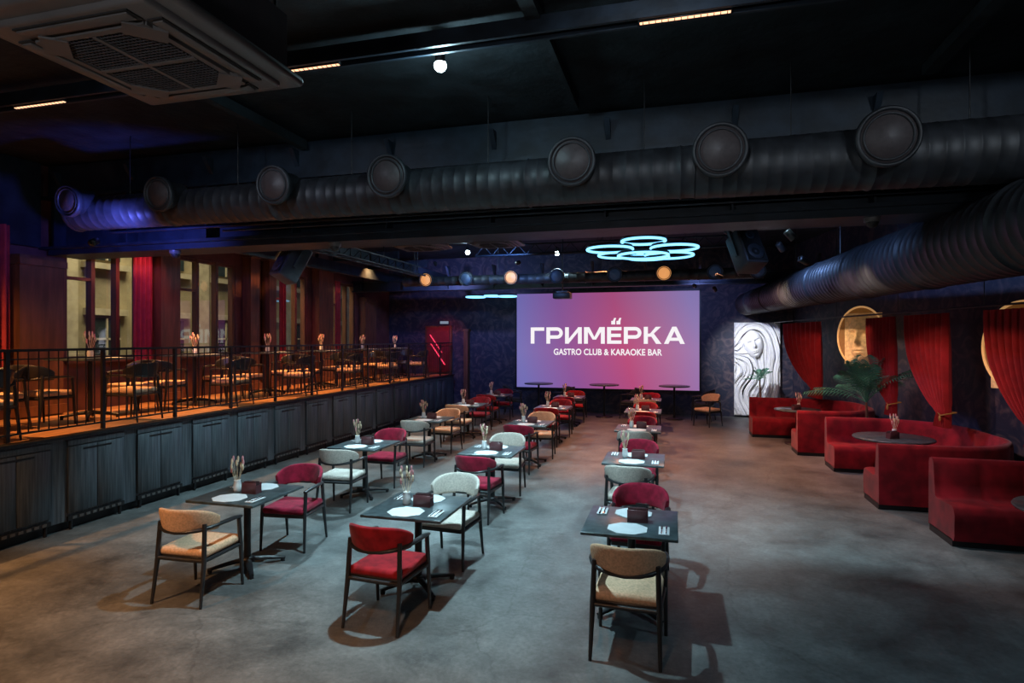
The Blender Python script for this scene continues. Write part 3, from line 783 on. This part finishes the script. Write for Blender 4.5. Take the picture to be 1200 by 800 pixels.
for x in (-7.1,-4.45,2.05):
    b=MB(); b.lathe([(0.08,0),(0.08,-0.04),(0.07,-0.05)],20,0); b.ball((0,0,-0.05),0.062,1,14); b.lathe([(0,0),(0.08,0)],20,0)
    obj('security_camera',b,[M_ac,M_acd],loc=(x,7.2,3.60))
def rings(loc,lst):
    b=MB()
    for x,y,z,r in lst:
        b.tube([(x+r*math.cos(2*pi*k/48),y+r*math.sin(2*pi*k/48),z) for k in range(49)],0.022,8,0,caps=False)
        b.tube([(x+r*math.cos(2*pi*k/48),y+r*math.sin(2*pi*k/48),z+0.042) for k in range(49)],0.022,8,1,caps=False)
        for k in (0,1,2): b.cyl((x+r*math.cos(k*2.1),y+r*math.sin(k*2.1),z+0.03),(x,y,ZC-loc[2]),0.003,0.003,4,1)
    obj('ring_chandelier',b,[M_neon,M_metal],loc=loc)
rings((-0.55,11.0,3.88),[(-0.55,-0.35,0,0.40),(0.05,-0.75,0.06,0.36),(0.55,-0.25,0.0,0.40),(0.0,0.15,-0.06,0.45),(-0.45,0.65,0.03,0.42),(0.45,0.7,0.0,0.45),(0.05,1.1,0.03,0.4)])
rings((-5.6,17.9,3.62),[(-0.45,0,0,0.3),(0.1,0.1,0.03,0.3),(0.6,-0.05,0,0.28)])

# ------------------------------------------------------------------ lights
def track_spot(loc,target,energy,color,angle=110,blend=0.8,rad=0.06,bulb=False,point=0):
    d=(Vector(target)-Vector(loc)).normalized(); q=d.to_track_quat('-Z','Y')
    b=MB()
    b.lathe([(0,0.14),(0.04,0.14),(0.045,0.13),(0.045,0.01),(0.04,0.0),(0.036,0.02)],18,0)
    b.lathe([(0.036,0.015),(0,0.015)],18,1)
    b.cyl((0,0,0.13),(0,0,0.17),0.01,0.01,8,0)
    o=obj('track_spotlight',b,[M_metal,M_bulb if bulb else M_acd],loc=loc); o.rotation_mode='QUATERNION'; o.rotation_quaternion=q
    l=bpy.data.lights.new('spot','SPOT'); l.energy=energy; l.color=color; l.spot_size=math.radians(angle); l.spot_blend=blend; l.shadow_soft_size=rad
    lo=bpy.data.objects.new('lamp_beam',l); S.collection.objects.link(lo); lo.parent=o; lo.location=(0,0,-0.05-rad)
    if bulb:
        b=MB(); b.ball((0,0,0),0.055,0,14); obj('spotlight_bulb',b,[M_bulb],parent=o)
    if point:
        l=bpy.data.lights.new('bare_bulb','POINT'); l.energy=point; l.color=color; l.shadow_soft_size=0.05
        lo=bpy.data.objects.new('lamp_glow',l); S.collection.objects.link(lo); lo.parent=o; lo.location=(0,0,-0.12)
    return o
cool=(0.54,0.87,1.0)
track_spot((-2.0,4.94,4.72),(-2.2,5.9,0),1250,cool,90,1.0,0.06,True,35)
track_spot((-4.8,13.6,4.38),(-4.0,12.0,0),420,cool,110,1.0,0.06,True,40)
track_spot((-2.75,14.3,4.38),(-2.5,13,0),150,cool,110,1.0,0.05,True)
track_spot((0.8,7.9,4.6),(0.7,7.1,0),720,cool,88,1.0,0.07)
track_spot((-4.6,8.3,4.6),(-4.8,7.6,0),1100,cool,95,1.0,0.07)
track_spot((-1.8,8.4,4.6),(-1.8,8.6,0),680,cool,88,1.0,0.07)
track_spot((2.4,4.0,4.7),(2.6,4.8,0),150,(0.5,0.8,1.0),110,1.0,0.12)
# warm pools
track_spot((-5.4,1.6,4.7),(-5.6,2.4,0),1050,(1.0,0.48,0.2),90,1.0,0.10)
track_spot((-1.0,0.4,4.7),(-2.0,1.7,0),900,(1.0,0.50,0.26),78,1.0,0.10)
track_spot((-1.8,15.6,4.6),(-1.5,14.2,0),900,(1.0,0.38,0.19),120,1.0,0.12)
track_spot((0.8,12.6,4.6),(0.8,11.8,0),950,(1.0,0.42,0.22),105,1.0,0.12)
track_spot((-4.0,11.0,4.6),(-4.0,11.3,0),300,(1.0,0.46,0.24),110,1.0,0.12)
# platform warm
for y in (4.5,8.0,11.5,15.0): track_spot((-8.0,y,4.6),(-8.6,y+0.3,1.1),950,(1.0,0.42,0.13),105,1.0,0.06)
for y in (8.6,13.2): track_spot((-8.7,y,4.3),(-9.4,y,2.8),60,(1.0,0.18,0.28),90,1.0,0.05)
# booths
track_spot((1.3,12.9,3.6),(3.1,14.6,0.6),190,(1.0,0.55,0.45),100,0.9,0.06)
track_spot((1.5,9.2,3.55),(3.8,10.6,0.6),220,(1.0,0.6,0.52),80,0.9,0.06)
track_spot((1.4,7.85,3.5),(4.0,7.7,0.3),140,(1.0,0.55,0.48),75,0.9,0.06)
track_spot((0.9,12.4,3.5),(3.9,13.9,2.2),330,(1.0,0.74,0.5),45,0.8,0.05)
track_spot((1.7,8.6,3.3),(4.4,10.1,2.0),120,(1.0,0.72,0.5),55,0.8,0.05)
# spot added to brighten the plaster relief
track_spot((1.0,15.7,3.5),(2.33,18.7,1.45),600,(0.95,0.97,1.0),52,0.8,0.04)
# blue wash
track_spot((-6.8,5.7,3.5),(-7.6,7.2,4.2),190,(0.12,0.15,1.0),140,1.0,0.05)
track_spot((1.0,11.5,4.2),(2.6,11.5,3.3),260,(0.25,0.45,1.0),110,1.0,0.05)
track_spot((0.6,8.1,4.1),(2.9,9.3,3.3),140,(0.25,0.45,1.0),100,1.0,0.05)
track_spot((-3.2,12.2,3.9),(-5.5,16.3,4.0),420,(0.2,0.4,1.0),100,1.0,0.05)
track_spot((-6.2,15.0,4.3),(-7.0,18.8,3.2),300,(0.3,0.35,1.0),110,1.0,0.05)
track_spot((0.5,15.5,3.6),(1.3,18.8,3.0),120,(0.3,0.38,1.0),110,1.0,0.05)
track_spot((-7.0,17.6,3.4),(-7.6,18.7,1.9),45,(1.0,0.08,0.12),90,0.9,0.04)
# unseen spots added on the forward ceiling to brighten the duct front
track_spot((3.4,2.6,4.7),(2.6,6.3,3.7),150,(0.75,0.87,1.0),75,1.0,0.08)
track_spot((0.0,2.9,4.7),(-0.2,6.3,3.7),110,(0.75,0.87,1.0),80,1.0,0.08)
track_spot((-4.6,2.9,4.7),(-4.6,6.3,3.7),130,(0.72,0.8,1.0),80,1.0,0.08)
# unseen fill spots added behind the camera for ceiling, ducts and AC
track_spot((-1.5,-2.2,2.6),(-2.2,3.0,4.6),190,(0.9,0.93,1.0),100,1.0,0.15)
track_spot((2.5,-2.2,2.6),(2.5,5.0,4.6),80,(0.85,0.93,1.0),110,1.0,0.15)
l=bpy.data.lights.new('facade_fill_light','AREA'); l.energy=1200; l.color=(1,0.84,0.56); l.size=4
lo=bpy.data.objects.new('facade_fill_light',l); S.collection.objects.link(lo); lo.location=(-10.6,11,8.5); lo.rotation_euler=(0,math.radians(-30),0)  # unseen area light added to brighten the neighbouring facade

w=bpy.data.worlds.new('dusk'); S.world=w; w.use_nodes=True
bg=w.node_tree.nodes['Background']; bg.inputs[0].default_value=(0.05,0.07,0.13,1); bg.inputs[1].default_value=0.8
try:
    S.view_settings.view_transform='Standard'; S.view_settings.look='None'
except Exception: pass
